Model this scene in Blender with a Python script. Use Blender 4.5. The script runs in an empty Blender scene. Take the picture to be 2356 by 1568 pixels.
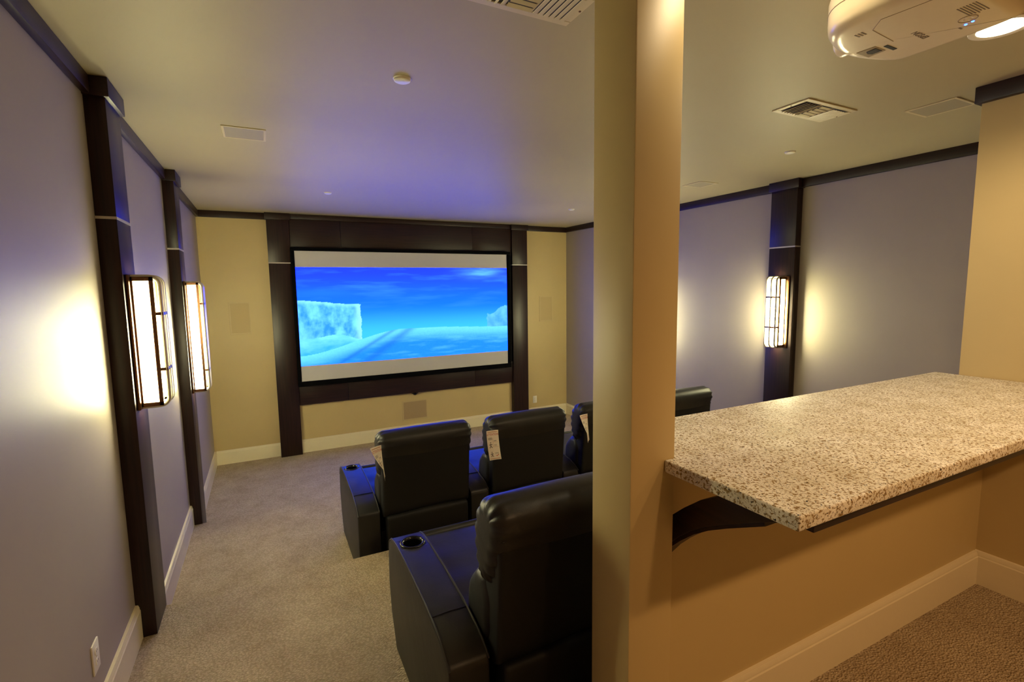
import bpy, bmesh, math, random
from mathutils import Vector, Matrix

random.seed(7)
PI = math.pi
scene = bpy.context.scene
COL = scene.collection

# ------------------------------------------------------------------ camera
cam_data = bpy.data.cameras.new('camera')
cam = bpy.data.objects.new('camera', cam_data)
COL.objects.link(cam)
CZ = 2.125
PITCH, YAW, ROLL = math.radians(-6.23489667), math.radians(-26.58217176), math.radians(-0.79611551)
_f = Vector((-math.sin(YAW)*math.cos(PITCH), math.cos(YAW)*math.cos(PITCH), math.sin(PITCH)))
_r = Vector((math.cos(YAW), math.sin(YAW), 0))
_u = _r.cross(_f)
CF = _f
CR = _r*math.cos(ROLL) + _u*math.sin(ROLL)
CU = _u*math.cos(ROLL) - _r*math.sin(ROLL)
cam.matrix_world = Matrix(((CR.x, CU.x, -CF.x, 0), (CR.y, CU.y, -CF.y, 0), (CR.z, CU.z, -CF.z, CZ), (0, 0, 0, 1)))
cam_data.sensor_fit = 'HORIZONTAL'
cam_data.sensor_width = 36.0
cam_data.lens = 1134.488*36.0/2356.0
cam_data.clip_start = 0.02
scene.camera = cam

# ------------------------------------------------------------------ world, exposure
world = bpy.data.worlds.new('world')
scene.world = world
world.use_nodes = True
world.node_tree.nodes['Background'].inputs[0].default_value = (1.0, 0.85, 0.7, 1)
world.node_tree.nodes['Background'].inputs[1].default_value = 0.0
vs = scene.view_settings
vs.view_transform = 'Standard'
vs.look = 'None'
vs.exposure = 0.3
vs.gamma = 1.0
vs.use_curve_mapping = False
SCONCE_POWER = 80.0       # emission strength of a glowing sconce glass
CAN_POWER = 8.5          # watts of each bar downlight over the counter
CAN_POWER_REAR = 32.0     # watts of each brighter downlight behind the camera
SCREEN_POWER = 1.0       # strength of the projected picture
PICTURE_BLUE = 5.6        # blue gain on the whole picture, added to cast more blue light
SCONCE_COL = (1.0, 0.94, 0.52)
SCONCE_UP = 0.5          # watts through a sconce's open top, a third of it through the foot
CAN_COL = (1.0, 0.77, 0.47)
CAN_COL_REAR = (1.0, 0.58, 0.26)

# ------------------------------------------------------------------ measured layout (metres)
XL, XR, YF, ZC = -0.651, 4.450, 6.875, 3.066
Z0, Z1, Z2, ZB = 0.0, 0.185, 0.435, 0.569
YS1, YS2, YS3 = 4.730, 3.098, 1.096       # step edges
YBACK = -2.2
XW = 3.22                                  # bar side wall
YE = 1.226                                 # theatre rear wall
ZCR = 2.988                                # underside of the crown trim

# ------------------------------------------------------------------ materials
def lin(c):
    return tuple(((v/255)/12.92 if v/255 <= 0.04045 else ((v/255+0.055)/1.055)**2.4) for v in c) + (1.0,)

def new_mat(name):
    m = bpy.data.materials.new(name)
    m.use_nodes = True
    nt = m.node_tree
    return m, nt, nt.nodes['Principled BSDF']

def N(nt, kind, **kw):
    n = nt.nodes.new(kind)
    for k, v in kw.items():
        if k in n.inputs:
            n.inputs[k].default_value = v
        else:
            setattr(n, k, v)
    return n

def ramp(nt, stops, src):
    r = nt.nodes.new('ShaderNodeValToRGB')
    e = r.color_ramp.elements
    e[0].position, e[0].color = stops[0]
    e[1].position, e[1].color = stops[-1]
    for p, c in stops[1:-1]:
        k = e.new(p); k.color = c
    nt.links.new(src, r.inputs[0])
    return r

def bump(nt, b, src, strength, dist):
    n = N(nt, 'ShaderNodeBump', Strength=strength, Distance=dist)
    nt.links.new(src, n.inputs['Height'])
    nt.links.new(n.outputs[0], b.inputs['Normal'])
    return n

def plain(name, c, rough=0.5, metal=0.0, spec=0.5, noise=0.0, nscale=40, bstr=0.0, bscale=200, bdist=0.001, coat=0.0, ior=None):
    m, nt, b = new_mat(name)
    b.inputs['Roughness'].default_value = rough
    b.inputs['Metallic'].default_value = metal
    b.inputs['Specular IOR Level'].default_value = spec
    b.inputs['Coat Weight'].default_value = coat
    tc = N(nt, 'ShaderNodeTexCoord')
    nz = N(nt, 'ShaderNodeTexNoise', Scale=nscale, Detail=4.0)
    nt.links.new(tc.outputs['Object'], nz.inputs['Vector'])
    c0 = lin(c)
    lo = tuple(v*(1-noise) for v in c0[:3]) + (1,)
    hi = tuple(min(1, v*(1+noise)) for v in c0[:3]) + (1,)
    r = ramp(nt, [(0.3, lo), (0.7, hi)], nz.outputs[0])
    nt.links.new(r.outputs[0], b.inputs['Base Color'])
    if bstr:
        n2 = N(nt, 'ShaderNodeTexNoise', Scale=bscale, Detail=3.0)
        nt.links.new(tc.outputs['Object'], n2.inputs['Vector'])
        bump(nt, b, n2.outputs[0], bstr, bdist)
    return m

def emit(name, c, strength):
    m = bpy.data.materials.new(name)
    m.use_nodes = True
    nt = m.node_tree
    nt.nodes.clear()
    o = nt.nodes.new('ShaderNodeOutputMaterial')
    e = nt.nodes.new('ShaderNodeEmission')
    e.inputs[0].default_value = tuple(c) + (1,)
    e.inputs[1].default_value = strength
    nt.links.new(e.outputs[0], o.inputs[0])
    return m

M = {}
M['side_paint'] = plain('grey_lavender_paint', (162, 151, 140), rough=0.5, spec=0.3, noise=0.02, nscale=3, bstr=0.12, bscale=260, bdist=0.0006)
M['tan_paint'] = plain('tan_paint', (194, 172, 122), rough=0.45, spec=0.3, noise=0.02, nscale=3, bstr=0.12, bscale=260, bdist=0.0006)
M['ceiling_paint'] = plain('ceiling_paint', (176, 163, 128), rough=0.5, spec=0.28, noise=0.015, nscale=2, bstr=0.1, bscale=220, bdist=0.0006)
M['trim_white'] = plain('cream_trim_paint', (226, 214, 182), rough=0.35, spec=0.4, noise=0.01)
M['white_plastic'] = plain('white_plastic', (232, 226, 210), rough=0.35, noise=0.01)
M['grille'] = plain('painted_grille', (158, 146, 120), rough=0.6, noise=0.06, nscale=900, bstr=0.3, bscale=900)
M['wall_grille'] = plain('tan_grille', (184, 161, 112), rough=0.6, noise=0.06, nscale=900, bstr=0.3, bscale=900)
M['low_grille'] = plain('brown_tan_grille', (164, 140, 102), rough=0.6, noise=0.06, nscale=900)
M['tan_trim'] = plain('tan_grille_frame', (190, 168, 119), rough=0.5, noise=0.02)
M['band'] = plain('satin_metal_band', (205, 198, 186), rough=0.3, metal=0.35)
M['chrome'] = plain('chrome', (205, 205, 205), rough=0.16, metal=1.0)
M['nickel'] = plain('brushed_nickel', (215, 205, 182), rough=0.32, metal=0.7)
M['bronze'] = plain('dark_bronze', (120, 84, 58), rough=0.3, metal=1.0, noise=0.08)
M['black_velvet'] = plain('black_velvet', (6, 6, 7), rough=0.95, spec=0.1)
M['black_plastic'] = plain('black_plastic', (10, 10, 11), rough=0.18, spec=0.5)
M['black_matte'] = plain('black_matte', (8, 8, 8), rough=0.7)
M['louver_shadow'] = plain('duct_shade_tone', (60, 54, 46), rough=0.7)  # dark colour painted in for the shade inside the duct
M['vent_paint'] = plain('vent_paint', (205, 190, 150), rough=0.4, noise=0.02)
M['can_trim'] = plain('can_trim_white', (235, 228, 210), rough=0.4)
M['paper'] = plain('tag_paper', (242, 232, 214), rough=0.6, noise=0.03)
M['red_ink'] = plain('red_ink', (190, 40, 28), rough=0.6)
M['grey_ink'] = plain('grey_ink', (110, 95, 85), rough=0.6)
M['brown_ink'] = plain('brown_ink', (196, 130, 80), rough=0.6)
M['print_grey'] = plain('projector_print', (120, 105, 82), rough=0.6)
M['projector'] = plain('projector_shell', (226, 212, 180), rough=0.25, spec=0.5, noise=0.01)
M['proj_line'] = plain('projector_seam', (150, 132, 100), rough=0.5)
M['glass_dark'] = plain('lens_glass', (20, 22, 30), rough=0.03, spec=0.9, coat=1.0)
M['screen_fabric'] = plain('screen_fabric', (188, 184, 182), rough=0.9, spec=0.1)
M['led'] = emit('blue_led', (0.05, 0.15, 1.0), 6.0)
M['can_glow'] = emit('can_glow', (1.0, 0.88, 0.62), 14.0)

def make_wood(name, axis):
    m, nt, b = new_mat(name)
    tc = N(nt, 'ShaderNodeTexCoord')
    mp = N(nt, 'ShaderNodeMapping')
    sc = [90, 90, 90]
    sc[axis] = 3.0
    mp.inputs['Scale'].default_value = sc
    nt.links.new(tc.outputs['Object'], mp.inputs['Vector'])
    nz = N(nt, 'ShaderNodeTexNoise', Scale=1.0, Detail=5.0)
    nt.links.new(mp.outputs[0], nz.inputs['Vector'])
    r = ramp(nt, [(0.3, lin((22, 12, 10))), (0.7, lin((46, 25, 19)))], nz.outputs[0])
    nt.links.new(r.outputs[0], b.inputs['Base Color'])
    b.inputs['Roughness'].default_value = 0.38
    b.inputs['Specular IOR Level'].default_value = 0.38
    bump(nt, b, nz.outputs[0], 0.06, 0.001)
    return m
M['wood_v'] = make_wood('dark_wood_upright_grain', 2)
M['wood_x'] = make_wood('dark_wood_level_grain_x', 0)
M['wood_y'] = make_wood('dark_wood_level_grain_y', 1)

def make_leather():
    m, nt, b = new_mat('black_leather')
    tc = N(nt, 'ShaderNodeTexCoord')
    v = N(nt, 'ShaderNodeTexVoronoi', Scale=260.0)
    n1 = N(nt, 'ShaderNodeTexNoise', Scale=9.0, Detail=5.0)
    for n in (v, n1):
        nt.links.new(tc.outputs['Object'], n.inputs['Vector'])
    mx = N(nt, 'ShaderNodeMath', operation='MULTIPLY_ADD')
    mx.inputs[1].default_value = 0.06
    nt.links.new(v.outputs['Distance'], mx.inputs[0])
    nt.links.new(n1.outputs[0], mx.inputs[2])
    r = ramp(nt, [(0.3, lin((22, 21, 20))), (0.75, lin((33, 31, 29)))], n1.outputs[0])
    nt.links.new(r.outputs[0], b.inputs['Base Color'])
    b.inputs['Roughness'].default_value = 0.46
    b.inputs['Specular IOR Level'].default_value = 0.5
    bump(nt, b, mx.outputs[0], 0.35, 0.006)
    return m
M['leather'] = make_leather()
M['leather_flat'] = plain('black_vinyl_back', (19, 18, 17), rough=0.6, spec=0.35, bstr=0.25, bscale=500, bdist=0.0006)
M['piping'] = plain('leather_piping', (40, 37, 34), rough=0.4, spec=0.5)

def make_carpet():
    m, nt, b = new_mat('beige_loop_carpet')
    tc = N(nt, 'ShaderNodeTexCoord')
    mp = N(nt, 'ShaderNodeMapping')
    mp.inputs['Rotation'].default_value = (0, 0, math.radians(38))
    mp.inputs['Scale'].default_value = (1.0, 1.7, 1.0)
    nt.links.new(tc.outputs['Object'], mp.inputs['Vector'])
    v = N(nt, 'ShaderNodeTexVoronoi', Scale=75.0)
    v.inputs['Randomness'].default_value = 0.75
    nt.links.new(mp.outputs[0], v.inputs['Vector'])
    n1 = N(nt, 'ShaderNodeTexNoise', Scale=5.0, Detail=6.0, Roughness=0.65)
    n2 = N(nt, 'ShaderNodeTexNoise', Scale=150.0, Detail=3.0)
    for n in (n1, n2):
        nt.links.new(tc.outputs['Object'], n.inputs['Vector'])
    r1 = ramp(nt, [(0.25, lin((202, 182, 153))), (0.75, lin((232, 215, 186)))], n1.outputs[0])
    r2 = ramp(nt, [(0.0, (1, 1, 1, 1)), (0.65, (0.55, 0.52, 0.48, 1))], v.outputs['Distance'])
    mix = N(nt, 'ShaderNodeMix', data_type='RGBA', blend_type='MULTIPLY')
    mix.inputs[0].default_value = 0.85
    nt.links.new(r1.outputs[0], mix.inputs[6])
    nt.links.new(r2.outputs[0], mix.inputs[7])
    nt.links.new(mix.outputs[2], b.inputs['Base Color'])
    b.inputs['Roughness'].default_value = 0.95
    b.inputs['Specular IOR Level'].default_value = 0.05
    inv = N(nt, 'ShaderNodeMath', operation='MULTIPLY_ADD')
    inv.inputs[1].default_value = -1.0
    nt.links.new(v.outputs['Distance'], inv.inputs[0])
    nt.links.new(n2.outputs[0], inv.inputs[2])
    bump(nt, b, inv.outputs[0], 1.0, 0.009)
    return m
M['carpet'] = make_carpet()

def make_granite():
    m, nt, b = new_mat('speckled_granite')
    tc = N(nt, 'ShaderNodeTexCoord')
    wn = N(nt, 'ShaderNodeTexNoise', Scale=70.0, Detail=2.0)
    nt.links.new(tc.outputs['Object'], wn.inputs['Vector'])
    add = N(nt, 'ShaderNodeMix', data_type='VECTOR')
    add.inputs[0].default_value = 0.012
    nt.links.new(tc.outputs['Object'], add.inputs[4])
    nt.links.new(wn.outputs['Color'], add.inputs[5])
    def tex(scale, detail, rough=0.55):
        n = N(nt, 'ShaderNodeTexNoise', Scale=scale, Detail=detail, Roughness=rough)
        nt.links.new(add.outputs[1], n.inputs['Vector'])
        return n
    n1 = tex(125, 3)
    n2 = tex(240, 3)
    n3 = tex(150, 2)
    n4 = tex(14, 2)
    base = ramp(nt, [(0.3, lin((214, 206, 184))), (0.7, lin((240, 235, 222)))], n4.outputs[0])
    def over(prev, src, lo, hi, colour):
        r = ramp(nt, [(lo, (0, 0, 0, 1)), (hi, (1, 1, 1, 1))], src.outputs[0])
        mx = N(nt, 'ShaderNodeMix', data_type='RGBA')
        nt.links.new(r.outputs[0], mx.inputs[0])
        nt.links.new(prev, mx.inputs[6])
        mx.inputs[7].default_value = lin(colour)
        return mx.outputs[2]
    c = over(base.outputs[0], n1, 0.525, 0.60, (150, 124, 82))
    c = over(c, n2, 0.60, 0.65, (104, 86, 60))
    c = over(c, n3, 0.645, 0.68, (40, 38, 40))
    nt.links.new(c, b.inputs['Base Color'])
    b.inputs['Roughness'].default_value = 0.45
    b.inputs['Specular IOR Level'].default_value = 0.1
    b.inputs['IOR'].default_value = 1.35
    return m
M['granite'] = make_granite()

def make_sconce_glass():
    m = bpy.data.materials.new('sconce_glass')
    m.use_nodes = True
    nt = m.node_tree
    nt.nodes.clear()
    o = nt.nodes.new('ShaderNodeOutputMaterial')
    e = nt.nodes.new('ShaderNodeEmission')
    # two lamps inside: brighter around each of them
    tc = N(nt, 'ShaderNodeTexCoord')
    sp = N(nt, 'ShaderNodeSeparateXYZ')
    nt.links.new(tc.outputs['Generated'], sp.inputs[0])
    r = ramp(nt, [(0.0, (0.75,)*3 + (1,)), (0.18, (1.25,)*3 + (1,)), (0.42, (0.95,)*3 + (1,)), (0.62, (1.2,)*3 + (1,)), (0.82, (0.45,)*3 + (1,)), (1.0, (0.14,)*3 + (1,))], sp.outputs[2])
    mul = N(nt, 'ShaderNodeMath', operation='MULTIPLY')
    mul.inputs[1].default_value = SCONCE_POWER
    nt.links.new(r.outputs[0], mul.inputs[0])
    e.inputs[0].default_value = SCONCE_COL + (1,)
    nt.links.new(mul.outputs[0], e.inputs[1])
    nt.links.new(e.outputs[0], o.inputs[0])
    return m
M['sconce_glass'] = make_sconce_glass()

def make_picture():
    m = bpy.data.materials.new('projected_picture')
    m.use_nodes = True
    nt = m.node_tree
    nt.nodes.clear()
    o = nt.nodes.new('ShaderNodeOutputMaterial')
    e = nt.nodes.new('ShaderNodeEmission')
    a = nt.nodes.new('ShaderNodeAttribute')
    a.attribute_name = 'picture'
    nt.links.new(a.outputs['Color'], e.inputs[0])
    e.inputs[1].default_value = SCREEN_POWER
    nt.links.new(e.outputs[0], o.inputs[0])
    return m
M['picture'] = make_picture()

# ------------------------------------------------------------------ mesh helpers
class MB:
    def __init__(self):
        self.v, self.f = [], []
    def add(self, vs, fs):
        o = len(self.v)
        self.v += [tuple(p) for p in vs]
        self.f += [tuple(i+o for i in f) for f in fs]
        return self
    def box(self, x0, x1, y0, y1, z0, z1):
        v = [(x, y, z) for z in (z0, z1) for y in (y0, y1) for x in (x0, x1)]
        return self.add(v, [(0, 2, 3, 1), (4, 5, 7, 6), (0, 1, 5, 4), (2, 6, 7, 3), (0, 4, 6, 2), (1, 3, 7, 5)])
    def prism(self, prof, axis, a, b):
        n = len(prof)
        def P(t, p):
            if axis == 0: return (t, p[0], p[1])
            if axis == 1: return (p[0], t, p[1])
            return (p[0], p[1], t)
        v = [P(a, p) for p in prof] + [P(b, p) for p in prof]
        f = [tuple(range(n-1, -1, -1)), tuple(range(n, 2*n))]
        f += [(i, (i+1) % n, n+(i+1) % n, n+i) for i in range(n)]
        return self.add(v, f)
    def rings(self, rings, cap=True, close=False):
        n = len(rings[0]); v = [p for r in rings for p in r]; f = []
        k = len(rings)
        for j in range(k if close else k-1):
            a, b = j*n, ((j+1) % k)*n
            for i in range(n):
                f.append((a+i, a+(i+1) % n, b+(i+1) % n, b+i))
        if cap and not close:
            f.append(tuple(range(n-1, -1, -1)))
            f.append(tuple(range((k-1)*n, k*n)))
        return self.add(v, f)
    def tube(self, pts, r, n=8, closed=False, squash=1.0):
        pts = [Vector(p) for p in pts]; k = len(pts); rings = []
        prev = None
        for i, p in enumerate(pts):
            if closed: t = pts[(i+1) % k]-pts[i-1]
            else: t = pts[min(i+1, k-1)]-pts[max(i-1, 0)]
            t.normalize()
            if prev is None:
                a = Vector((0, 0, 1)) if abs(t.z) < 0.9 else Vector((1, 0, 0))
                prev = t.cross(a).normalized()
            nrm = (prev-t*prev.dot(t)).normalized(); prev = nrm
            bi = t.cross(nrm)
            rings.append([p+nrm*math.cos(2*PI*j/n)*r+bi*math.sin(2*PI*j/n)*r*squash for j in range(n)])
        return self.rings(rings, close=closed)
    def lathe(self, prof, n=24, c=(0, 0, 0), axis='z', cap=False):
        rings = []
        for r, h in prof:
            ring = []
            for j in range(n):
                a = 2*PI*j/n
                if axis == 'z': q = (c[0]+r*math.cos(a), c[1]+r*math.sin(a), c[2]+h)
                elif axis == 'y': q = (c[0]+r*math.cos(a), c[1]+h, c[2]+r*math.sin(a))
                else: q = (c[0]+h, c[1]+r*math.cos(a), c[2]+r*math.sin(a))
                ring.append(q)
            rings.append(ring)
        return self.rings(rings, cap=cap)
    def build(self, name, mat, parent=None, bevel=0.0, seg=2, smooth=False, loc=(0, 0, 0), angle=35):
        me = bpy.data.meshes.new(name)
        bm = bmesh.new()
        vs = [bm.verts.new(p) for p in self.v]
        for f in self.f:
            try: bm.faces.new([vs[i] for i in f])
            except ValueError: pass
        bmesh.ops.recalc_face_normals(bm, faces=bm.faces)
        if bevel:
            es = [e for e in bm.edges if len(e.link_faces) == 2 and e.calc_face_angle(0) > math.radians(25)]
            bmesh.ops.bevel(bm, geom=es, offset=bevel, segments=seg, profile=0.5, affect='EDGES', clamp_overlap=True)
        bm.to_mesh(me); bm.free()
        if smooth or bevel:
            for p in me.polygons: p.use_smooth = True
            me.set_sharp_from_angle(angle=math.radians(angle))
        me.materials.append(M[mat] if isinstance(mat, str) else mat)
        o = bpy.data.objects.new(name, me)
        COL.objects.link(o)
        o.location = loc
        if parent: o.parent = parent
        return o

def B(x0, x1, y0, y1, z0, z1):
    return MB().box(x0, x1, y0, y1, z0, z1)

def tag(o, label, cat, group=None, kind=None):
    o['label'] = label
    o['category'] = cat
    if group: o['group'] = group
    if kind: o['kind'] = kind
    return o

def thing(name, label, cat, loc=(0, 0, 0), rz=0.0, group=None, kind=None):
    o = bpy.data.objects.new(name, None)
    COL.objects.link(o)
    o.empty_display_size = 0.05
    o.location = loc
    o.rotation_euler = (0, 0, rz)
    return tag(o, label, cat, group, kind)

def copy_tree(o, parent=None):
    c = o.copy()
    COL.objects.link(c)
    c.parent = parent
    for ch in list(o.children):
        copy_tree(ch, c)
    return c

def smooth_loop(pts, it=3):
    for _ in range(it):
        q = []
        n = len(pts)
        for i in range(n):
            a, b = pts[i], pts[(i+1) % n]
            q.append((a[0]*.75+b[0]*.25, a[1]*.75+b[1]*.25))
            q.append((a[0]*.25+b[0]*.75, a[1]*.25+b[1]*.75))
        pts = q
    return pts

def resample(pts, n):
    L = [0]
    k = len(pts)
    for i in range(k):
        a, b = pts[i], pts[(i+1) % k]
        L.append(L[-1]+math.hypot(b[0]-a[0], b[1]-a[1]))
    out = []
    j = 0
    for i in range(n):
        s = L[-1]*i/n
        while L[j+1] < s: j += 1
        t = (s-L[j])/max(1e-9, L[j+1]-L[j])
        a, b = pts[j % k], pts[(j+1) % k]
        out.append((a[0]+(b[0]-a[0])*t, a[1]+(b[1]-a[1])*t))
    return out

def cushion(prof, x0, x1, r, n=64, it=3, seg=5, mid=8, disp=None, sag=0.0):
    """soft upholstered body: a side outline swept across, both ends rounded over"""
    p = resample(smooth_loop(prof, it), n)
    area = sum(p[i][0]*p[(i+1) % n][1]-p[(i+1) % n][0]*p[i][1] for i in range(n))
    s = 1 if area > 0 else -1
    nr = []
    for i in range(n):
        a, b = p[i-1], p[(i+1) % n]
        t = (b[0]-a[0], b[1]-a[1]); L = math.hypot(*t) or 1
        nr.append((s*t[1]/L, -s*t[0]/L))
    st = []
    for k in range(seg+1):
        a = PI/2*k/seg
        st.append((x0+r*(1-math.cos(a)), r*(1-math.sin(a))))
    for k in range(1, mid):
        st.append((x0+r+(x1-x0-2*r)*k/mid, 0.0))
    for k in range(seg, -1, -1):
        a = PI/2*k/seg
        st.append((x1-r*(1-math.cos(a)), r*(1-math.sin(a))))
    rings = []
    for x, ins in st:
        u = (x-(x0+x1)/2)/((x1-x0)/2)
        ring = []
        for i, (q, m_) in enumerate(zip(p, nr)):
            d = -ins-sag*(u*u)
            if disp: d += disp(x, i/n, q)
            ring.append((x, q[0]+m_[0]*d, q[1]+m_[1]*d))
        rings.append(ring)
    return MB().rings(rings)

# ------------------------------------------------------------------ room shell
def struct(name, mb, mat, label, cat, **kw):
    o = mb.build(name, mat, **kw)
    return tag(o, label, cat, kind='structure')

struct('floor_front', B(XL-.1, XR+.1, YS1-.02, YF+.1, -0.12, Z0), 'carpet', 'lowest beige carpet floor in front of the projection screen', 'floor')
def platform(name, y0, y1, z, label):
    o = struct(name, B(XL-.1, XR+.1, y0, y1-.004, -0.12, z), 'carpet', label, 'floor', bevel=0.010)
    # rounded carpet nosing wrapped over the step edge
    n = MB().tube([(XL-.05, y1-.014, z-.0125), (XR+.05, y1-.014, z-.0125)], .014, 14).build('nosing', 'carpet', o, smooth=True)
    return o
platform('floor_lower_platform', YS2-.02, YS1, Z1, 'carpeted lower platform carrying the front row of recliners')
platform('floor_upper_platform', YS3-.02, YS2, Z2, 'carpeted upper platform carrying the nearest recliner')
platform('floor_bar', YBACK-.1, YS3-.001, ZB, 'brown carpet floor of the bar area below the granite counter')
struct('ceiling', B(XL-.1, XR+.1, YBACK-.1, YF+.1, ZC, ZC+.12), 'ceiling_paint', 'cream satin ceiling over the home theatre', 'ceiling')
struct('wall_left', B(XL-.1, XL, YBACK-.1, YF+.1, -0.1, ZC), 'side_paint', 'grey lavender side wall with two lit sconces', 'wall')
struct('wall_right', B(XR, XR+.1, YE-.02, YF+.1, -0.1, ZC), 'side_paint', 'grey lavender wall beyond the granite counter', 'wall')
struct('wall_front', B(XL, XR, YF, YF+.1, -0.1, ZC), 'tan_paint', 'tan end wall behind the projection screen', 'wall')
struct('wall_back', B(XL-.1, XR+.1, YBACK-.1, YBACK, 0.2, ZC), 'tan_paint', 'tan wall closing the bar area behind the camera', 'wall')
struct('wall_bar_side', B(XW, XR+.05, YBACK, YE, 0.2, ZC), 'tan_paint', 'bright tan wall at the right end of the granite counter', 'wall')
struct('wall_bar_half', B(1.000, XW, 1.096, YE, 0.2, 1.603), 'tan_paint', 'tan half wall under the granite counter', 'wall')
struct('wall_column', B(0.856, 1.014, 1.006, 1.181, 0.2, ZC), 'tan_paint', 'square tan column at the end of the bar, floor to ceiling', 'column', bevel=0.004)

# crown trim
CD = 0.03
struct('trim_1', B(XL, XL+CD, YBACK, YF, ZCR, ZC), 'wood_y', 'dark wood crown trim along the left wall', 'crown trim', bevel=0.003)
struct('trim_2', B(XL+CD, 0.066, YF-CD, YF, ZCR, ZC), 'wood_x', 'dark wood crown trim left of the screen surround', 'crown trim', bevel=0.003)
struct('trim_3', B(3.695, XR-CD, YF-CD, YF, ZCR, ZC), 'wood_x', 'dark wood crown trim right of the screen surround', 'crown trim', bevel=0.003)
struct('trim_4', B(XR-CD, XR, YE, YF, ZCR, ZC), 'wood_y', 'dark wood crown trim along the far right wall', 'crown trim', bevel=0.003)
struct('trim_5', MB().prism([(XW-.034, YBACK), (XW-.034, YE+.018), (XR-CD, YE+.018), (XR-CD, YE), (XW, YE), (XW, YBACK)], 2, ZCR, ZC), 'wood_y', 'dark wood crown trim on top of the bar side wall', 'crown trim', bevel=0.003)

# baseboards: flat board with a small step and bead on top
def base_prof(sx):
    t = 0.02
    return [(0, 0), (sx*t, 0), (sx*t, .145), (sx*t*.85, .150), (sx*t*.85, .158), (sx*t*.6, .172), (0, .174)]
def baseboard_y(name, x, sx, y0, y1, z, label):
    mb = MB().prism([(x+p[0], z+p[1]) for p in base_prof(sx)], 1, y0, y1)
    return struct(name, mb, 'trim_white', label, 'baseboard', smooth=True, angle=30)
def baseboard_x(name, y, sy, x0, x1, z, label):
    mb = MB().prism([(y+p[0], z+p[1]) for p in base_prof(sy)], 0, x0, x1)
    return struct(name, mb, 'trim_white', label, 'baseboard', smooth=True, angle=30)
PL1, PL2 = (2.842, 3.098), (4.712, 4.965)
PR1, PR2 = (2.925, 3.183), (4.712, 4.965)
baseboard_y('baseboard_left_near', XL, 1, YS3, PL1[0], Z2, 'cream baseboard beside the nearest dark pilaster, under the outlet')
baseboard_y('baseboard_left_middle', XL, 1, PL1[1], PL2[0], Z1, 'cream baseboard between the two left pilasters')
baseboard_y('baseboard_left_far', XL, 1, PL2[1], YF, Z0, 'cream baseboard from the far left pilaster to the corner')
baseboard_x('baseboard_front_left', YF, -1, XL+.02, .081, Z0, 'cream baseboard left of the screen surround')
baseboard_x('baseboard_front_middle', YF, -1, .333, 3.42, Z0, 'long cream baseboard below the projection screen')
baseboard_x('baseboard_front_right', YF, -1, 3.68, XR-.02, Z0, 'cream baseboard right of the screen surround')
baseboard_y('baseboard_right_far', XR, -1, PR2[1], YF, Z0, 'cream baseboard on the far right wall by the corner')
baseboard_y('baseboard_right_middle', XR, -1, PR1[1], PR2[0], Z1, 'cream baseboard on the right wall between its pilasters')
baseboard_x('baseboard_bar', 1.096, -1, 1.014, XW-.02, ZB, 'cream baseboard along the tan half wall of the bar')
baseboard_y('baseboard_bar_side', XW, -1, YBACK, 1.096, ZB, 'cream baseboard on the bar side wall')

# ------------------------------------------------------------------ pilasters and sconces
def pilaster(label, side, yy, zb, group):
    xw = XL if side > 0 else XR
    d = 0.078
    y0, y1 = yy
    t = thing('pilaster', label, 'pilaster', (xw, (y0+y1)/2, zb), 0, group)
    h = (y1-y0)/2
    H = 2.990-zb
    zb_ = 2.461-zb
    def bx(x0, x1, *r):
        a, b = sorted((x0*side, x1*side))
        return B(a, b, *r)
    bx(0, d, -h, h, 0, zb_-.006).build('lower_panel', 'wood_v', t, bevel=.002)
    bx(0, d, -h, h, zb_+.006, H).build('upper_panel', 'wood_v', t, bevel=.002)
    o = bx(0, d+.001, -h-.001, h+.001, zb_-.006, zb_+.006).build('metal_band', 'band', t)
    o['label'] = 'thin silver metal band'
    bx(0, d+.018, -h-.018, h+.018, H-.008, ZC-zb-.001).build('cap', 'wood_y', t, bevel=.003)
    return t
pilaster('tall dark wood pilaster nearest the camera on the left wall', 1, PL1, Z2, 'dark wood wall pilasters')
pilaster('dark wood pilaster nearer the screen on the left wall', 1, PL2, Z0, 'dark wood wall pilasters')
pilaster('dark wood pilaster on the right wall, rising behind the granite counter', -1, PR1, Z1, 'dark wood wall pilasters')
pilaster('dark wood pilaster on the right wall hidden behind the tan column', -1, PR2, Z0, 'dark wood wall pilasters')
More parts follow.
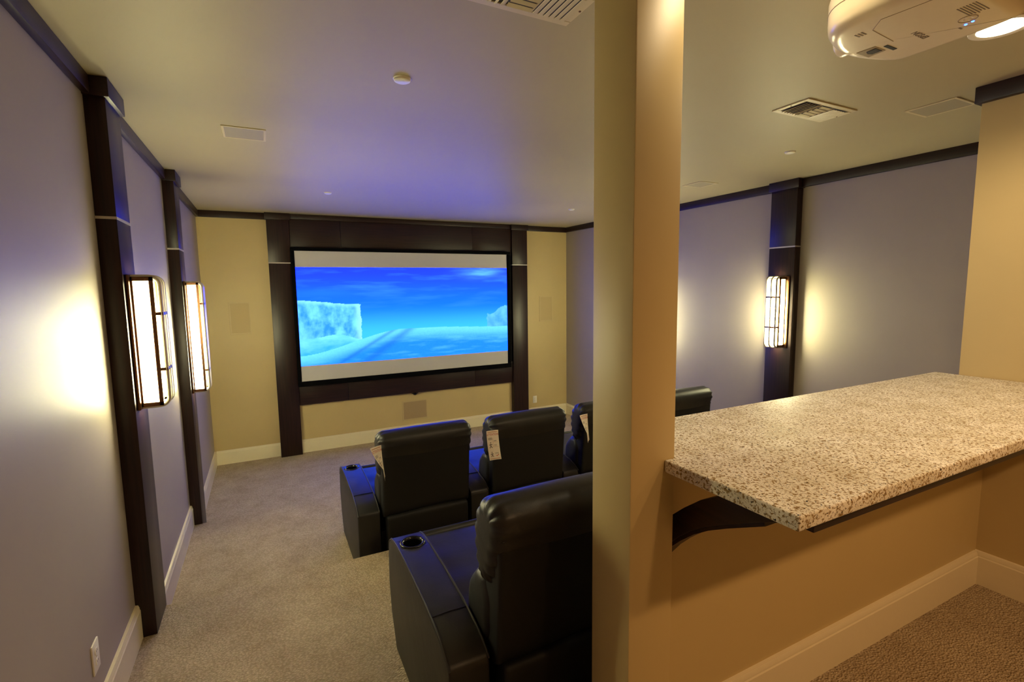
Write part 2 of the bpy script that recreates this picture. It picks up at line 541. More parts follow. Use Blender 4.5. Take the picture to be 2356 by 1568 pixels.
def sconce(label, side, yc, z0, z1, bars):
    xf = (XL+.079) if side > 0 else (XR-.079)
    t = thing('wall_sconce', label, 'sconce', (xf, yc, z0), 0, 'lit glass and metal wall sconces')
    H = z1-z0
    def bx(x0, x1, *r):
        a, b = sorted((x0*side, x1*side))
        return B(a, b, *r)
    bx(0, .014, -.098, .098, 0.0, H).build('back_plate', 'bronze', t, bevel=.004)
    # glass box
    bx(.016, .088, -.064, .064, .026, H-.026).build('glass_diffuser', 'sconce_glass', t, bevel=.003)
    # dark metal frame round both side panes
    fr = MB()
    for s in (-1, 1):
        y0, y1 = sorted((s*.060, s*.070))
        def fb(a, b, c, d_):
            p, q = sorted((a*side, b*side))
            fr.box(p, q, y0, y1, c, d_)
        fb(.006, .022, .010, H-.010)
        fb(.084, .102, .010, H-.010)
        fb(.006, .102, .010, .030)
        fb(.006, .102, H-.030, H-.010)
    fr.build('pane_frame', 'bronze', t, bevel=.0015, seg=1)
    # open top and foot: the lamps inside shine up and down past the rim
    for z, up in ((H-.020, True), (.020, False)):
        ld = bpy.data.lights.new('sconce_lamp', 'AREA')
        ld.shape = 'RECTANGLE'
        ld.size, ld.size_y = .06, .11
        ld.energy = SCONCE_UP*(1.0 if up else .3)
        ld.color = SCONCE_COL
        lo = bpy.data.objects.new('sconce_lamp', ld)
        COL.objects.link(lo)
        lo.parent = t
        lo.location = (.052*side, 0, z)
        lo.rotation_euler = (PI if up else 0, 0, 0)
    for y in (-.052, 0.0, .052):
        pts = []
        R = .04
        xo = .124
        pts.append((.0, y, .008))
        for k in range(7):
            a = PI/2*k/6
            pts.append((xo-R+R*math.sin(a), y, .008+R-R*math.cos(a)))
        for k in range(7):
            a = PI/2*k/6
            pts.append((xo-R+R*math.cos(a), y, H-.008-R+R*math.sin(a)))
        pts.append((.0, y, H-.008))
        pts = [(p[0]*side, p[1], p[2]) for p in pts]
        MB().tube(pts, .009, 8).build('hoop_rod', 'nickel', t, smooth=True)
    for b in bars:
        a, c = sorted((.098*side, .131*side))
        B(a, c, -.06, .06, H*b-.008, H*b+.008).build('cross_bar', 'bronze', t, bevel=.002)
    return t
sconce('lit sconce on the nearest left pilaster', 1, 2.970, 1.560, 2.208, (.29, .71))
sconce('taller lit sconce on the left pilaster nearer the screen', 1, 4.838, 1.290, 2.208, (.2, .8))
sconce('lit sconce on the right wall pilaster beyond the counter', -1, 3.054, 1.520, 2.192, (.29, .71))
sconce('lit sconce on the right wall hidden behind the tan column', -1, 4.838, 1.290, 2.208, (.2, .8))

# ------------------------------------------------------------------ screen wall
sur = thing('screen_surround', 'dark wood surround of two columns and panels framing the projection screen', 'surround', (0, YF, 0))
def rel(x0, x1, y0, y1, z0, z1):
    return B(x0, x1, y0-YF, y1-YF, z0, z1)
for x0, x1 in ((.081, .333), (3.420, 3.680)):
    c = rel(x0, x1, 6.79, 6.874, 0, 2.455).build('column', 'wood_v', sur, bevel=.002)
    rel(x0, x1, 6.79, 6.874, 2.467, 2.995).build('column_head', 'wood_v', c, bevel=.002)
    o = rel(x0-.001, x1+.001, 6.789, 6.874, 2.455, 2.467).build('metal_band', 'band', c)
    o['label'] = 'thin silver metal band'
    rel(x0-.016, x1+.016, 6.774, 6.874, 2.985, ZC-.001).build('column_cap', 'wood_x', c, bevel=.003)
xs = [.333, .943, 2.783, 3.420]
for i in range(3):
    rel(xs[i]+.0015, xs[i+1]-.0015, 6.818, 6.874, 2.60, 3.008).build('top_panel', 'wood_x', sur, bevel=.0015)
for i in range(3):
    rel(xs[i]+.0015, xs[i+1]-.0015, 6.818, 6.874, .645, .97).build('bottom_panel', 'wood_x', sur, bevel=.0015)
rel(.349, 3.404, 6.800, 6.874, 3.004, ZC-.001).build('top_rail', 'wood_x', sur, bevel=.003)
rel(.34, 3.41, 6.826, 6.873, .95, 2.62).build('backing_panel', 'black_matte', sur)

scr = thing('projection_screen', 'wide projection screen in black frame showing blue icy landscape', 'screen', (0, 6.80, 0))
fx0, fx1, fz0, fz1 = .328, 3.360, .898, 2.650
ix0, ix1, iz0, iz1 = .373, 3.302, .962, 2.610
def frame_bar(x0, x1, z0, z1):
    return B(x0, x1, -.065, .016, z0, z1).build('frame_bar', 'black_velvet', scr, bevel=.006)
frame_bar(fx0, fx1, iz1, fz1)
frame_bar(fx0, fx1, fz0, iz0)
frame_bar(fx0, ix0, iz0, iz1)
frame_bar(ix1, fx1, iz0, iz1)
B(ix0-.01, ix1+.01, -.052, -.046, iz0-.01, iz1+.01).build('screen_fabric', 'screen_fabric', scr)

# projected picture: drawn point by point on a fine grid
from mathutils import noise as mnoise
def fbm(x, y, s, o=4):
    return mnoise.fractal(Vector((x*s, y*s, 3.7)), 0.9, 2.0, o)
def mixc(a, b, t):
    t = max(0.0, min(1.0, t))
    return tuple(a[i]+(b[i]-a[i])*t for i in range(3))
def sm(a, b, t):
    t = max(0.0, min(1.0, (t-a)/(b-a)))
    return t*t*(3-2*t)
def pic(u, v):
    """u 0..1 left to right, v 0..1 bottom to top; linear colour"""
    L = lambda *c: lin(c)[:3]
    s = mixc(L(62, 180, 250), L(24, 110, 250), sm(.28, .62, v))
    s = mixc(s, L(38, 62, 244), sm(.55, 1.0, v))
    # thin cloud veils, one bright patch upper right
    w = fbm(u*2.2, v*9, 2.0)
    s = mixc(s, L(70, 150, 255), max(0, w)*.35*sm(.3, .8, v))
    c = math.exp(-(((u-.86)/.10)**2+((v-.95)/.06)**2))
    s = mixc(s, L(110, 190, 255), c*(.6+.5*fbm(u, v*4, 7)))
    c = math.exp(-(((u-.10)/.16)**2+((v-.74)/.04)**2))
    s = mixc(s, L(40, 120, 255), c*.5)
    col = s
    # far right berg
    top = .46+.10*sm(.90, 1.0, u)+.02*fbm(u*9, 0, 3)
    if u > .885+.004*fbm(0, v*9, 5) and v < top:
        col = mixc(L(70, 150, 244), L(110, 190, 250), .5+.6*fbm(u*6, v*3, 4))
    # left berg: flat topped ice shelf with fluted face
    edge = .262+.006*fbm(0, v, 14)
    top = .665-.05*sm(.0, .26, u)+.006*fbm(u*8, 1, 3)
    if u < edge and v < top:
        fl = .5+.7*fbm(u*7, v*2.2, 5)
        col = mixc(L(52, 140, 226), L(120, 208, 252), fl)
        col = mixc(col, L(170, 232, 255), sm(.225, edge, u)*.7)
        col = mixc(col, L(150, 225, 255), sm(top-.05, top, v)*.7)
        col = mixc(col, L(130, 215, 255), sm(.10, .0, u)*sm(.45, .2, v)*.6)
    # snow bank at the foot of the left berg
    h = .27+.035*math.exp(-((u-.15)/.07)**2)-.05*sm(.18, .30, u)-.12*sm(.28, .36, u)
    if v < h:
        col = mixc(L(60, 165, 240), L(125, 215, 252), sm(h-.2, h, v)*.8+.35*fbm(u*5, v*5, 4))
    # main snow hill
    h = .10+.235*sm(-.02, .47, u)-.03*sm(.55, 1.0, u)
    if v < h:
        d = h-v
        col = mixc(L(110, 205, 252), L(36, 130, 226), sm(0, .17, d))
        col = mixc(col, L(120, 212, 255), .25*fbm(u*3, v*12, 3)+.18*math.exp(-((v-.21+.12*(u-.6))/.03)**2)*sm(.55, .75, u))
        # two tracks running up the slope
        for q, wd in ((.20, .018), (.31, .03)):
            cx = q+(v-.05)*(.75 if q < .25 else .62)
            col = mixc(col, L(28, 96, 206), .55*math.exp(-((u-cx)/wd)**2))
        g = fbm(u*60, v*40, 3, 2)
        col = tuple(max(0, k*(1+.08*g)) for k in col)
    return col
NU, NV = 440, 188
px0, px1, pz0, pz1 = ix0+.001, ix1-.001, 1.160, 2.408
pv, pf, pc = [], [], []
for j in range(NV+1):
    for i in range(NU+1):
        u, v = i/NU, j/NV
        pv.append((px0+(px1-px0)*u, -.0535, pz0+(pz1-pz0)*v))
        c = pic(u, v)
        pc.append((c[0], c[1]*1.22, c[2]*PICTURE_BLUE))  # green and blue raised so the screen throws more light on the room
for j in range(NV):
    for i in range(NU):
        a = j*(NU+1)+i
        pf.append((a, a+1, a+NU+2, a+NU+1))
me = bpy.data.meshes.new('projected_picture')
me.from_pydata(pv, [], pf)
at_ = me.color_attributes.new('picture', 'FLOAT_COLOR', 'POINT')
flat = []
for c in pc: flat += [c[0], c[1], c[2], 1.0]
at_.data.foreach_set('color', flat)
me.materials.append(M['picture'])
po = bpy.data.objects.new('projected_picture', me)
COL.objects.link(po)
po.parent = scr
po['label'] = 'glowing picture of ice cliffs and a snow hill under a blue sky'

# small infrared eye under the bottom panel
t = thing('infrared_sensor', 'small black sensor under the dark panel below the screen', 'sensor', (1.844, 6.80, .645))
MB().lathe([(.002, -.03), (.016, -.028), (.026, -.018), (.028, -.006), (.028, .0)], 20, cap=True).build('housing', 'black_plastic', t, smooth=True)
B(-.045, .045, -.012, .016, -.008, 0).build('bracket', 'black_matte', t, bevel=.002)

# ------------------------------------------------------------------ speaker grilles, outlets
def grille_wall(label, x0, x1, z0, z1, group, gm='wall_grille'):
    t = thing('wall_speaker', label, 'speaker', ((x0+x1)/2, YF, z0), 0, group)
    w, h = (x1-x0)/2, z1-z0
    e = .018
    for r in ((-w, w, 0, e), (-w, w, h-e, h), (-w, -w+e, e, h-e), (w-e, w, e, h-e)):
        B(r[0], r[1], -.007, 0, r[2], r[3]).build('frame_bar', 'tan_trim', t, bevel=.0015, seg=1)
    B(-w+e, w-e, -.004, 0, e, h-e).build('grille', gm, t)
grille_wall('tan in-wall speaker grille left of the screen', -.388, -.155, 1.592, 1.990, 'in-wall speaker grilles')
grille_wall('tan in-wall speaker grille right of the screen', 3.935, 4.175, 1.570, 1.972, 'in-wall speaker grilles')
grille_wall('wide tan speaker grille low on the wall under the screen', 1.672, 2.043, .243, .527, 'in-wall speaker grilles', 'low_grille')

def grille_ceiling(label, x0, x1, y0, y1):
    t = thing('ceiling_speaker', label, 'speaker', ((x0+x1)/2, (y0+y1)/2, ZC), 0, 'ceiling speaker grilles')
    w, d, e = (x1-x0)/2, (y1-y0)/2, .014
    for r in ((-w, w, -d, -d+e), (-w, w, d-e, d), (-w, -w+e, -d+e, d-e), (w-e, w, -d+e, d-e)):
        B(r[0], r[1], r[2], r[3], -.005, 0).build('frame_bar', 'vent_paint', t, bevel=.0015, seg=1)
    B(-w+e, w-e, -d+e, d-e, -.004, 0).build('grille', 'grille', t)
grille_ceiling('square ceiling speaker grille above the left aisle', -.160, .073, 3.348, 3.592)
grille_ceiling('small square ceiling speaker grille far right beside the column', 3.645, 3.870, 3.370, 3.592)
grille_ceiling('ceiling speaker grille near the bar side wall, right of the vent', 3.245, 3.468, 1.340, 1.574)

def outlet(label, loc, normal):
    """normal: '+x' on the left wall, '-y' on the front wall"""
    t = thing('wall_outlet', label, 'outlet', loc, 0.0 if normal == '-y' else PI/2, 'white duplex wall outlets')
    B(-.036, .036, -.006, 0, -.058, .058).build('cover_plate', 'white_plastic', t, bevel=.002)
    for z in (-.02, .02):
        r = MB().prism([(.016*math.cos(a)*1.0, .0145*math.sin(a)+z) for a in [2*PI*k/20 for k in range(20)]], 1, -.0085, -.004).build('receptacle', 'white_plastic', t, bevel=.001, seg=1)
        for x in (-.006, .006):
            B(x-.001, x+.001, -.0088, -.008, z-.001, z+.006).build('slot', 'black_matte', r)
    MB().lathe([(.0005, -.0075), (.003, -.007), (.0032, -.005)], 10, axis='y', cap=True).build('screw', 'nickel', t)
outlet('white duplex outlet low on the left wall nearest the camera', (XL, 2.248, .765), '+x')
outlet('tiny white outlet low on the end wall right of the screen', (3.840, YF, .308), '-y')

# ------------------------------------------------------------------ ceiling fittings
def disc(label, x, y, r, thick):
    t = thing('ceiling_disc', label, 'ceiling fitting', (x, y, ZC), 0, 'small round ceiling fittings')
    MB().lathe([(.001, -thick), (r*.8, -thick), (r*.97, -thick*.75), (r, -thick*.4), (r, 0)], 32, cap=True).build('cover', 'white_plastic', t, smooth=True)
    MB().lathe([(r*1.0, -.003), (r*1.1, -.002), (r*1.1, 0)], 32).build('rim', 'white_plastic', t, smooth=True)
disc('largest round white ceiling cover, above the aisle centre', .619, 2.309, .037, .014)
disc('small round white ceiling cover left above the screen', .623, 5.223, .034, .012)
disc('small round white ceiling cover beside the column, above the screen right', 3.450, 5.209, .034, .012)
disc('small round white ceiling cover above the right wall pilaster', 3.456, 2.384, .034, .012)

def vent(label, x0, x1, y0, y1):
    t = thing('ceiling_vent', label, 'vent', ((x0+x1)/2, (y0+y1)/2, ZC), 0, 'louvred ceiling vents')
    w, d, e = (x1-x0)/2, (y1-y0)/2, .03
    for r in ((-w, w, -d, -d+e), (-w, w, d-e, d), (-w, -w+e, -d+e, d-e), (w-e, w, -d+e, d-e)):
        B(r[0], r[1], r[2], r[3], -.006, 0).build('frame_bar', 'vent_paint', t, bevel=.002, seg=1)
    B(-w+e, w-e, -d+e, d-e, -.0015, 0).build('duct_shade_sheet', 'louver_shadow', t)  # flat dark sheet standing in for the shade behind the slats
    a0, a1 = -w+e, w-e
    L = a1-a0
    s1, s2 = a0+L*.36, a0+L*.64
    def slat_y(x, tilt):
        c, s = math.cos(tilt)*.0072, math.sin(tilt)*.0072
        mb = MB().prism([(x-c, -.011-s), (x-c+.0015, -.0125-s), (x+c, -.011+s), (x+c-.0015, -.0095+s)], 1, -d+e+.004, d-e-.004)
        mb.build('louver', 'vent_paint', t)
    for k in range(6):
        slat_y(a0+(s1-a0)*(k+.5)/6, .36)
        slat_y(s2+(a1-s2)*(k+.5)/6, -.2)
    for k in range(5):
        y = -d+e+(2*d-2*e)*(k+.5)/5
        mb = MB().prism([(y-.0095, -.008), (y-.0100, -.0095), (y+.0085, -.0125), (y+.009, -.011)], 0, s1+.006, s2-.006)
        mb.build('louver', 'vent_paint', t)
    for x in (s1, s2):
        B(x-.003, x+.003, -d+e, d-e, -.006, 0).build('divider', 'vent_paint', t)
    for x in (-w+.012, w-.012):
        MB().lathe([(.0005, -.0085), (.004, -.008), (.0045, -.006)], 10, c=(x, 0, 0), cap=True).build('screw', 'bronze', t, smooth=True)
vent('louvred ceiling vent right of the column', 2.553, 2.980, 1.672, 1.880)
vent('louvred ceiling vent cut by the top edge, left of the column', .612, 1.040, 1.396, 1.604)

def downlight(label, x, y, power, colour=CAN_COL):
    t = thing('recessed_downlight', label, 'downlight', (x, y, ZC), 0, 'recessed bar downlights')
    MB().lathe([(.095, 0), (.094, -.004), (.082, -.006), (.072, -.003), (.070, 0)], 40).build('trim_ring', 'can_trim', t, smooth=True)
    MB().lathe([(.0005, -.0025), (.035, -.003), (.071, -.0025), (.071, -.0005)], 40, cap=True).build('lamp_face', 'can_glow', t, smooth=True)
    ld = bpy.data.lights.new('downlight_lamp', 'SPOT')
    ld.energy = power
    ld.color = colour
    ld.spot_size = math.radians(160)
    ld.spot_blend = 0.8
    ld.shadow_soft_size = 0.05
    lo = bpy.data.objects.new('downlight_lamp', ld)
    COL.objects.link(lo)
    lo.parent = t
    lo.location = (0, 0, -.06)
downlight('glowing recessed ceiling light at the top right beside the projector', 2.530, .925, CAN_POWER*3.2)
downlight('glowing recessed ceiling light hidden above the projector', 1.845, .925, CAN_POWER)
downlight('glowing recessed ceiling light next to the tan column top, out of frame', 1.160, .900, CAN_POWER*.75)
for x, w in ((1.160, 'left'), (1.845, 'middle'), (2.530, 'right')):
    downlight('%s recessed ceiling light of the row behind the camera' % w, x, -.79, CAN_POWER_REAR, CAN_COL_REAR)

# ------------------------------------------------------------------ bar counter
ctr = thing('bar_counter', 'thick speckled cream granite counter on the tan half wall', 'counter', (0.975, .614, 1.603))
ox, oy = .975, .614
def counter_slab():
    pr = [(0, 0), (XW-ox-.001, 0), (XW-ox-.001, 1.33-oy), (1.0145-ox, 1.33-oy), (1.0145-ox, 1.0055-oy), (0, 1.0055-oy)]
    return MB().prism(pr, 2, 0, .036)
counter_slab().build('granite_slab', 'granite', ctr, bevel=.005, seg=3)
B(.095, XW-ox-.002, .026, .064, -.036, -.0005).build('front_apron', 'wood_x', ctr, bevel=.002)
# corbel: an arched dark wood bracket
cb = thing('corbel_bracket', 'arched dark wood bracket under the counter beside the column', 'bracket', (1.075, 1.096, 1.25))
def corbel_profile():
    pts = []
    y1 = 1.096
    # lower edge from the wall out to the front
    lo = [(1.096, 1.300), (1.06, 1.345), (1.02, 1.385), (.97, 1.428), (.92, 1.462), (.86, 1.495), (.80, 1.525), (.75, 1.550), (.705, 1.568)]
    up = [(.705, 1.600), (.81, 1.600), (.87, 1.572), (.94, 1.532), (1.00, 1.485), (1.05, 1.440), (1.096, 1.398)]
    return [(y-1.096, z-1.25) for y, z in lo+up]
MB().prism(corbel_profile(), 0, -.03, .03).build('arch', 'wood_y', cb, bevel=.003)
lo = [(y, z) for y, z in corbel_profile()[:8]]
MB().prism(lo+[(y-.004, z-.010) for y, z in reversed(lo)], 0, -.022, .022).build('arch_lip', 'wood_y', cb)

# ------------------------------------------------------------------ projector
prj = thing('projector', 'white ceiling projector hanging upside down above the counter', 'projector', (1.59, .75, 2.79))
def outline():
    pts = [(-.19, -.16), (.19, -.16), (.195, .12)]
    pts = [(-.165, -.165), (.165, -.165), (.198, -.14), (.20, .10), (.185, .15), (.12, .178), (.03, .198), (-.06, .19), (-.14, .16), (-.185, .12), (-.202, .07), (-.20, -.14)]
    return resample(smooth_loop(pts, 2), 72)
ol = outline()
def ring_at(z, ins):
    n = len(ol); out = []
    for i in range(n):
        a, b = ol[i-1], ol[(i+1) % n]
        t_ = (b[0]-a[0], b[1]-a[1]); L = math.hypot(*t_)
        nx, ny = t_[1]/L, -t_[0]/L
        out.append((ol[i][0]-nx*ins, ol[i][1]-ny*ins, z))
    return out
rg = [ring_at(0, .035), ring_at(.002, .022), ring_at(.008, .010), ring_at(.020, .002), ring_at(.036, 0), ring_at(.09, 0), ring_at(.112, .006), ring_at(.122, .02), ring_at(.124, .04)]
body = MB().rings(rg).build('body', 'projector', prj, smooth=True, angle=60)
# seam line running round the sides, lens, window recess, slot, buttons
sl = [(x*1.0008, y*1.0008, .062) for x, y in ol]
MB().tube(sl, .0012, 6, closed=True).build('shell_seam', 'proj_line', body)
lens = MB().lathe([(.036, -.02), (.036, .010), (.032, .016), (.027, .014), (.025, .004)], 32, c=(-.012, .182, .036), axis='y').build('lens_ring', 'projector', prj, smooth=True)
MB().lathe([(.0005, .009), (.013, .008), (.026, .004)], 32, c=(-.012, .182, .036), axis='y', cap=True).build('lens_glass', 'glass_dark', lens, smooth=True)
rec = MB()
rec.prism([(.005, .108), (.058, .108), (.062, .155), (.0, .155)], 2, -.0012, .001)
rec.build('lens_shift_recess', 'proj_line', prj)
MB().prism([(.016, .112), (.050, .112), (.048, .138), (.032, .143), (.018, .138)], 2, -.0024, 0).build('adjustment_dial', 'black_plastic', prj, bevel=.001, seg=1)
B(.028, .078, .088, .098, -.0012, .001).build('focus_slot', 'black_matte', prj)
for x, y in ((.092, -.062), (.088, -.078)):
    MB().lathe([(.0003, -.002), (.003, -.0016), (.0032, 0)], 12, c=(x, y, 0), cap=True).build('indicator_light', 'led', prj)
B(.098, .112, -.048, -.044, -.0006, .001).build('button_mark', 'print_grey', prj)
MB().lathe([(.018, -.0002), (.019, -.0012), (.020, -.0002)], 24, c=(.062, -.078, 0)).build('button_ring', 'proj_line', prj)
for dx, dy in ((-.01, 0), (.01, 0), (0, .01), (0, -.01)):
    MB().lathe([(.0003, -.0014), (.003, -.001), (.003, 0)], 10, c=(.062+dx, -.078+dy, 0), cap=True).build('button', 'white_plastic', prj)
for k in range(7):
    B(-.02, .05-.004*(k % 3), -.125+k*.006, -.1225+k*.006, -.0006, .001).build('label_line', 'print_grey', prj)
for k in range(3):
    B(-.115, -.092, .078+k*.008, .082+k*.008, -.0006, .001).build('label_line', 'print_grey', prj)
MB().tube([(-.12, -.12, -.0002), (-.14, .02, -.0002), (-.10, .06, -.0002), (.02, .07, -.0002)], .0008, 6).build('lamp_cover_seam', 'proj_line', prj)
# mount
mt = MB().lathe([(.02, .122), (.02, .270)], 16, cap=True).build('mount_pole', 'white_plastic', prj, smooth=True)
MB().lathe([(.06, .262), (.06, .2755)], 24, cap=True).build('mount_plate', 'white_plastic', mt)

def text_mesh(name, s, size, mat, parent, loc, rot, ext=0.0003):
    cu = bpy.data.curves.new(name, 'FONT')
    cu.body = s
    cu.size = size
    cu.align_x = 'CENTER'
    cu.align_y = 'CENTER'
    cu.extrude = ext
    tmp = bpy.data.objects.new(name, cu)
    COL.objects.link(tmp)
    dg = bpy.context.evaluated_depsgraph_get()
    me = bpy.data.meshes.new_from_object(tmp.evaluated_get(dg))
    COL.objects.unlink(tmp)
    bpy.data.objects.remove(tmp)
    me.materials.append(M[mat])
    o = bpy.data.objects.new(name, me)
    COL.objects.link(o)
    o.parent = parent
    o.location = loc
    o.rotation_euler = rot
    return o
text_mesh('logo_lettering', 'EPSON', .022, 'print_grey', prj, (.048, .018, -.0006), (0, PI, 0))

# ------------------------------------------------------------------ recliners
HW = .3975            # half pitch
AW = .145             # arm width
def arm_parts(t, xc):
    prof = [(0, .0), (.0, .25), (.003, .448), (.012, .466), (.06, .492), (.11, .509), (.26, .534), (.45, .549), (.64, .555), (.74, .551), (.805, .536), (.852, .502), (.874, .43), (.882, .29), (.855, .15), (.775, 0)]
    a = MB().prism(prof, 0, xc-AW/2, xc+AW/2).build('arm', 'leather', t, bevel=.013, seg=3, angle=50)
    # opening for the cup holder
    cut = MB().lathe([(.0415, .47), (.0415, .60)], 32, c=(xc, .690, 0), cap=True).build('cut', 'leather', None)
    bo = a.modifiers.new('hole', 'BOOLEAN')
    bo.operation = 'DIFFERENCE'
    bo.solver = 'EXACT'
    bo.object = cut
    cut.location = (0, 0, 0)
    bpy.context.view_layer.update()
    dg = bpy.context.evaluated_depsgraph_get()
    # the cutter is in chair space and so is the arm: evaluate both unparented
    a.parent = None
    bpy.context.view_layer.update()
    dg = bpy.context.evaluated_depsgraph_get()
    me = bpy.data.meshes.new_from_object(a.evaluated_get(dg))
    a.modifiers.clear()
    a.data = me
    a.parent = t
    bpy.data.objects.remove(cut)
    for s in (-1, 1):
        x = xc+s*(AW/2-.004)
        pts = [(x, y, z-.003) for y, z in [(.004, .460), (.012, .468), (.06, .494), (.11, .511), (.18, .524), (.26, .536), (.36, .544), (.45, .551), (.55, .555), (.64, .557), (.74, .553), (.78, .546), (.807, .537), (.832, .520), (.852, .502), (.868, .46)]]
        MB().tube(pts, .0042, 8).build('piping', 'piping', a, smooth=True)
    # stitched cross seam on the arm top
    MB().tube([(xc-AW/2+.004, .200, .5245), (xc, .202, .5265), (xc+AW/2-.004, .200, .5245)], .0022, 6).build('arm_seam', 'black_matte', a)
    z = .5535
    cup = MB().lathe([(.0565, z-.002), (.056, z+.004), (.050, z+.0075), (.043, z+.004), (.0405, z-.01), (.036, z-.075), (.001, z-.078)], 40, c=(xc, .690, 0)).build('cup_holder', 'black_plastic', a, smooth=True, angle=60)
    return a

def fold(amp, freq, x0, x1, reach):
    def g(x, s, q):
        e = min(x-x0, x1-x)
        return amp*math.exp(-max(0, e)/reach)*math.sin(freq*2*PI*s+1.3*math.sin(9*s))
    return g

def recliner():
    t = thing('recliner', 'template', 'recliner', (0, 0, 0), 0, 'black leather theatre recliners')
    w = .3125
    # base and lower body
    MB().box(-.315, .315, .05, .80, .0, .30).build('base', 'leather_flat', t, bevel=.01)
    # seat cushion and wider front lip
    seat = cushion([(.16, .36), (.40, .33), (.70, .31), (.88, .30), (.925, .34), (.925, .42), (.90, .462), (.80, .474), (.60, .472), (.35, .458), (.18, .44)], -.318, .318, .03, disp=fold(.004, 7, -.318, .318, .08)).build('seat', 'leather', t, smooth=True, angle=60)
    cushion([(.886, .33), (.915, .30), (.955, .32), (.968, .40), (.955, .455), (.918, .478), (.888, .45)], -.390, .390, .025, n=40, disp=fold(.004, 5, -.39, .39, .06)).build('front_lip', 'leather', seat, smooth=True, angle=60)
    cushion([(.885, .05), (.92, .05), (.94, .10), (.945, .24), (.93, .31), (.887, .315)], -.385, .385, .03, n=40).build('footrest', 'leather', t, smooth=True, angle=60)
    # back: rear shell, lower rear panel, lumbar and head cushions
    cushion([(-.014, .400), (-.030, .58), (-.058, .885), (-.030, .925), (.05, .92), (.085, .70), (.09, .42)], -.306, .306, .018, it=2, seg=4).build('back_shell', 'leather_flat', t, smooth=True, angle=60)
    lp = cushion([(-.022, .02), (-.034, .22), (-.046, .40), (-.040, .432), (-.015, .438), (.06, .42), (.06, .02)], -.288, .288, .016, it=2, seg=4, disp=lambda x, s, q: .006*math.sin(x*11+.8)*max(0, (q[1]-.3)/.13)).build('back_flap', 'leather_flat', t, smooth=True, angle=60)
    cushion([(.08, .715), (.165, .70), (.225, .63), (.255, .54), (.245, .45), (.17, .40), (.06, .42), (.02, .56), (.04, .67)], -.318, .318, .045, disp=fold(.004, 6, -.318, .318, .05)).build('lumbar_cushion', 'leather', t, smooth=True, angle=70)
    hc = cushion([(-.064, .872), (-.078, .93), (-.060, .985), (.0, 1.010), (.065, 1.003), (.125, .955), (.155, .87), (.150, .77), (.115, .69), (.05, .675), (-.01, .72), (-.045, .82)], -.326, .326, .05, n=72, seg=7, mid=10, disp=fold(.009, 15, -.326, .326, .038), sag=.006).build('head_cushion', 'leather', t, smooth=True, angle=70)
    # seam where the head roll meets the rear shell
    MB().tube([(-.300, -.055, .884), (-.15, -.061, .885), (0, -.062, .886), (.15, -.061, .885), (.300, -.055, .884)], .003, 6).build('rear_seam', 'black_matte', hc, smooth=True)
    # the arm on the right of this seat is shared with its neighbour
    arm_parts(t, HW)
    return t

proto = recliner()
CX0 = .535+HW             # first seat centre
labels = ['front row black recliner nearest the left wall, back to camera',
          'front row black recliner with the white ATTENTION tag facing the camera',
          'front row black recliner half hidden at the left edge of the tan column',
          'front row black recliner whose top shows above the counter, right of the column']
row1 = []
for i in range(4):
    o = proto if i == 0 else copy_tree(proto)
    o.location = (CX0+2*HW*i, 3.212, Z1)
    o['label'] = labels[i]
    row1.append(o)
near = copy_tree(proto)
near.location = (CX0-.003, 1.402, Z2)
near['label'] = 'nearest black recliner on the upper platform, cut off by the column'
# outer left arms of the two end seats
for o in (row1[0], near):
    src = [c for c in o.children if c.name.startswith('arm')][0]
    c = copy_tree(src, o)
    c.location.x -= 2*HW

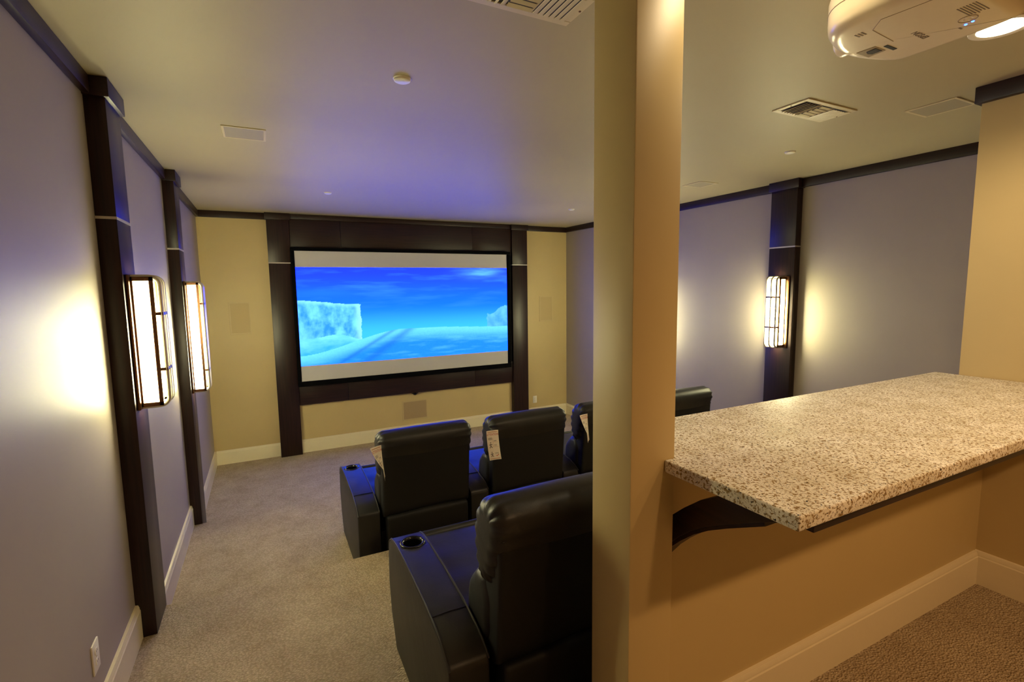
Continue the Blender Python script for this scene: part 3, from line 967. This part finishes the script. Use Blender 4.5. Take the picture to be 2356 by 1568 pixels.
# ------------------------------------------------------------------ paper tags
def paper_tag(label, loc, rz, bend, twist=0.0):
    t = thing('paper_tag', label, 'tag', loc, rz, 'paper tags on the recliners')
    W_, H_ = .088, .215
    def surf(u, v, off=0.0):
        # u across -.5..+.5, v 0 at the top to 1 at the bottom
        x = (u-.5)*W_
        y = -off
        a = math.radians(twist)*min(1.0, v*1.6)
        x, y = x*math.cos(a)-y*math.sin(a), x*math.sin(a)+y*math.cos(a)
        x += .020*v*v
        y += -.004-bend*math.sin(v*PI*.9)*.5-bend*v*.35+.004*math.cos(u*PI)
        return (x, y, -v*H_)
    n, m = 6, 18
    v = [surf(i/n-.5, j/m) for j in range(m+1) for i in range(n+1)]
    v2 = [(a, b+.0006, c) for a, b, c in v]
    f = []
    for j in range(m):
        for i in range(n):
            a = j*(n+1)+i
            f.append((a, a+1, a+n+2, a+n+1))
            k = len(v)
            f.append((k+a, k+a+n+1, k+a+n+2, k+a+1))
    MB().add(v+v2, f).build('sheet', 'paper', t, smooth=True)
    def strip(u0, v0, u1, v1, wd, mat, name):
        mb = MB()
        k = 4
        du, dv = u1-u0, v1-v0
        L = math.hypot(du*W_, dv*H_)
        nu, nv = -dv*H_/L*wd/W_/2, du*W_/L*wd/H_/2
        pts = []
        for q in range(k+1):
            s = q/k
            pts.append((surf(u0+du*s+nu, v0+dv*s+nv, .0008), surf(u0+du*s-nu, v0+dv*s-nv, .0008)))
        vv = [p for a in pts for p in a]
        mb.add(vv, [(2*q, 2*q+1, 2*q+3, 2*q+2) for q in range(k)])
        mb.build(name, mat, t)
    for vv in (.05, .955):
        strip(-.42, vv, .42, vv, .004, 'brown_ink', 'border_line')
    # heading, bent onto the sheet
    tm = text_mesh('heading', 'ATTENTION', .0185, 'red_ink', t, (0, 0, 0), (0, 0, 0), 0.0)
    for p in tm.data.vertices:
        x, y = p.co.x, p.co.y
        p.co = Vector(surf(x*.85/W_, .135-y*1.25/H_, .0009))
    for vv in (.24, .26, .28, .30):
        strip(-.40, vv, -.06, vv, .0018, 'grey_ink', 'text_line')
    strip(0, .26, 0, .56, .0012, 'brown_ink', 'rule_line')
    strip(.02, .39, .42, .39, .0012, 'brown_ink', 'rule_line')
    strip(.02, .55, .42, .55, .0012, 'brown_ink', 'rule_line')
    for vv in (.34, .36, .48, .51):
        strip(.06, vv, .30, vv, .0018, 'grey_ink', 'text_line')
    # little line drawings of a seated figure, then a red tick
    for base, s in ((.48, 1.0), (.80, .9)):
        for a, b, c, d in ((-.22, -.05, -.22, .03), (-.36, -.01, -.08, -.01), (-.22, .03, -.32, .10), (-.22, .03, -.10, .10), (-.26, -.08, -.16, -.08)):
            strip(a*s, base+b*s, c*s, base+d*s, .005, 'grey_ink', 'figure_line')
    for vv in (.76, .785):
        strip(.06, vv, .36, vv, .0018, 'grey_ink', 'text_line')
    strip(.12, .845, .20, .875, .0035, 'red_ink', 'tick_mark')
    strip(.20, .875, .36, .81, .0035, 'red_ink', 'tick_mark')
    return t
paper_tag('folded paper tag seen edge on at the leftmost front recliner', (.616, 3.140, 1.128), math.radians(28), .004, 50)
paper_tag('paper ATTENTION tag with red heading on the middle front recliner', (1.434, 3.110, 1.118), math.radians(-5), .012)
paper_tag('twisted white paper tag on the recliner beside the column', (2.216, 3.128, 1.130), math.radians(12), .004, 36)
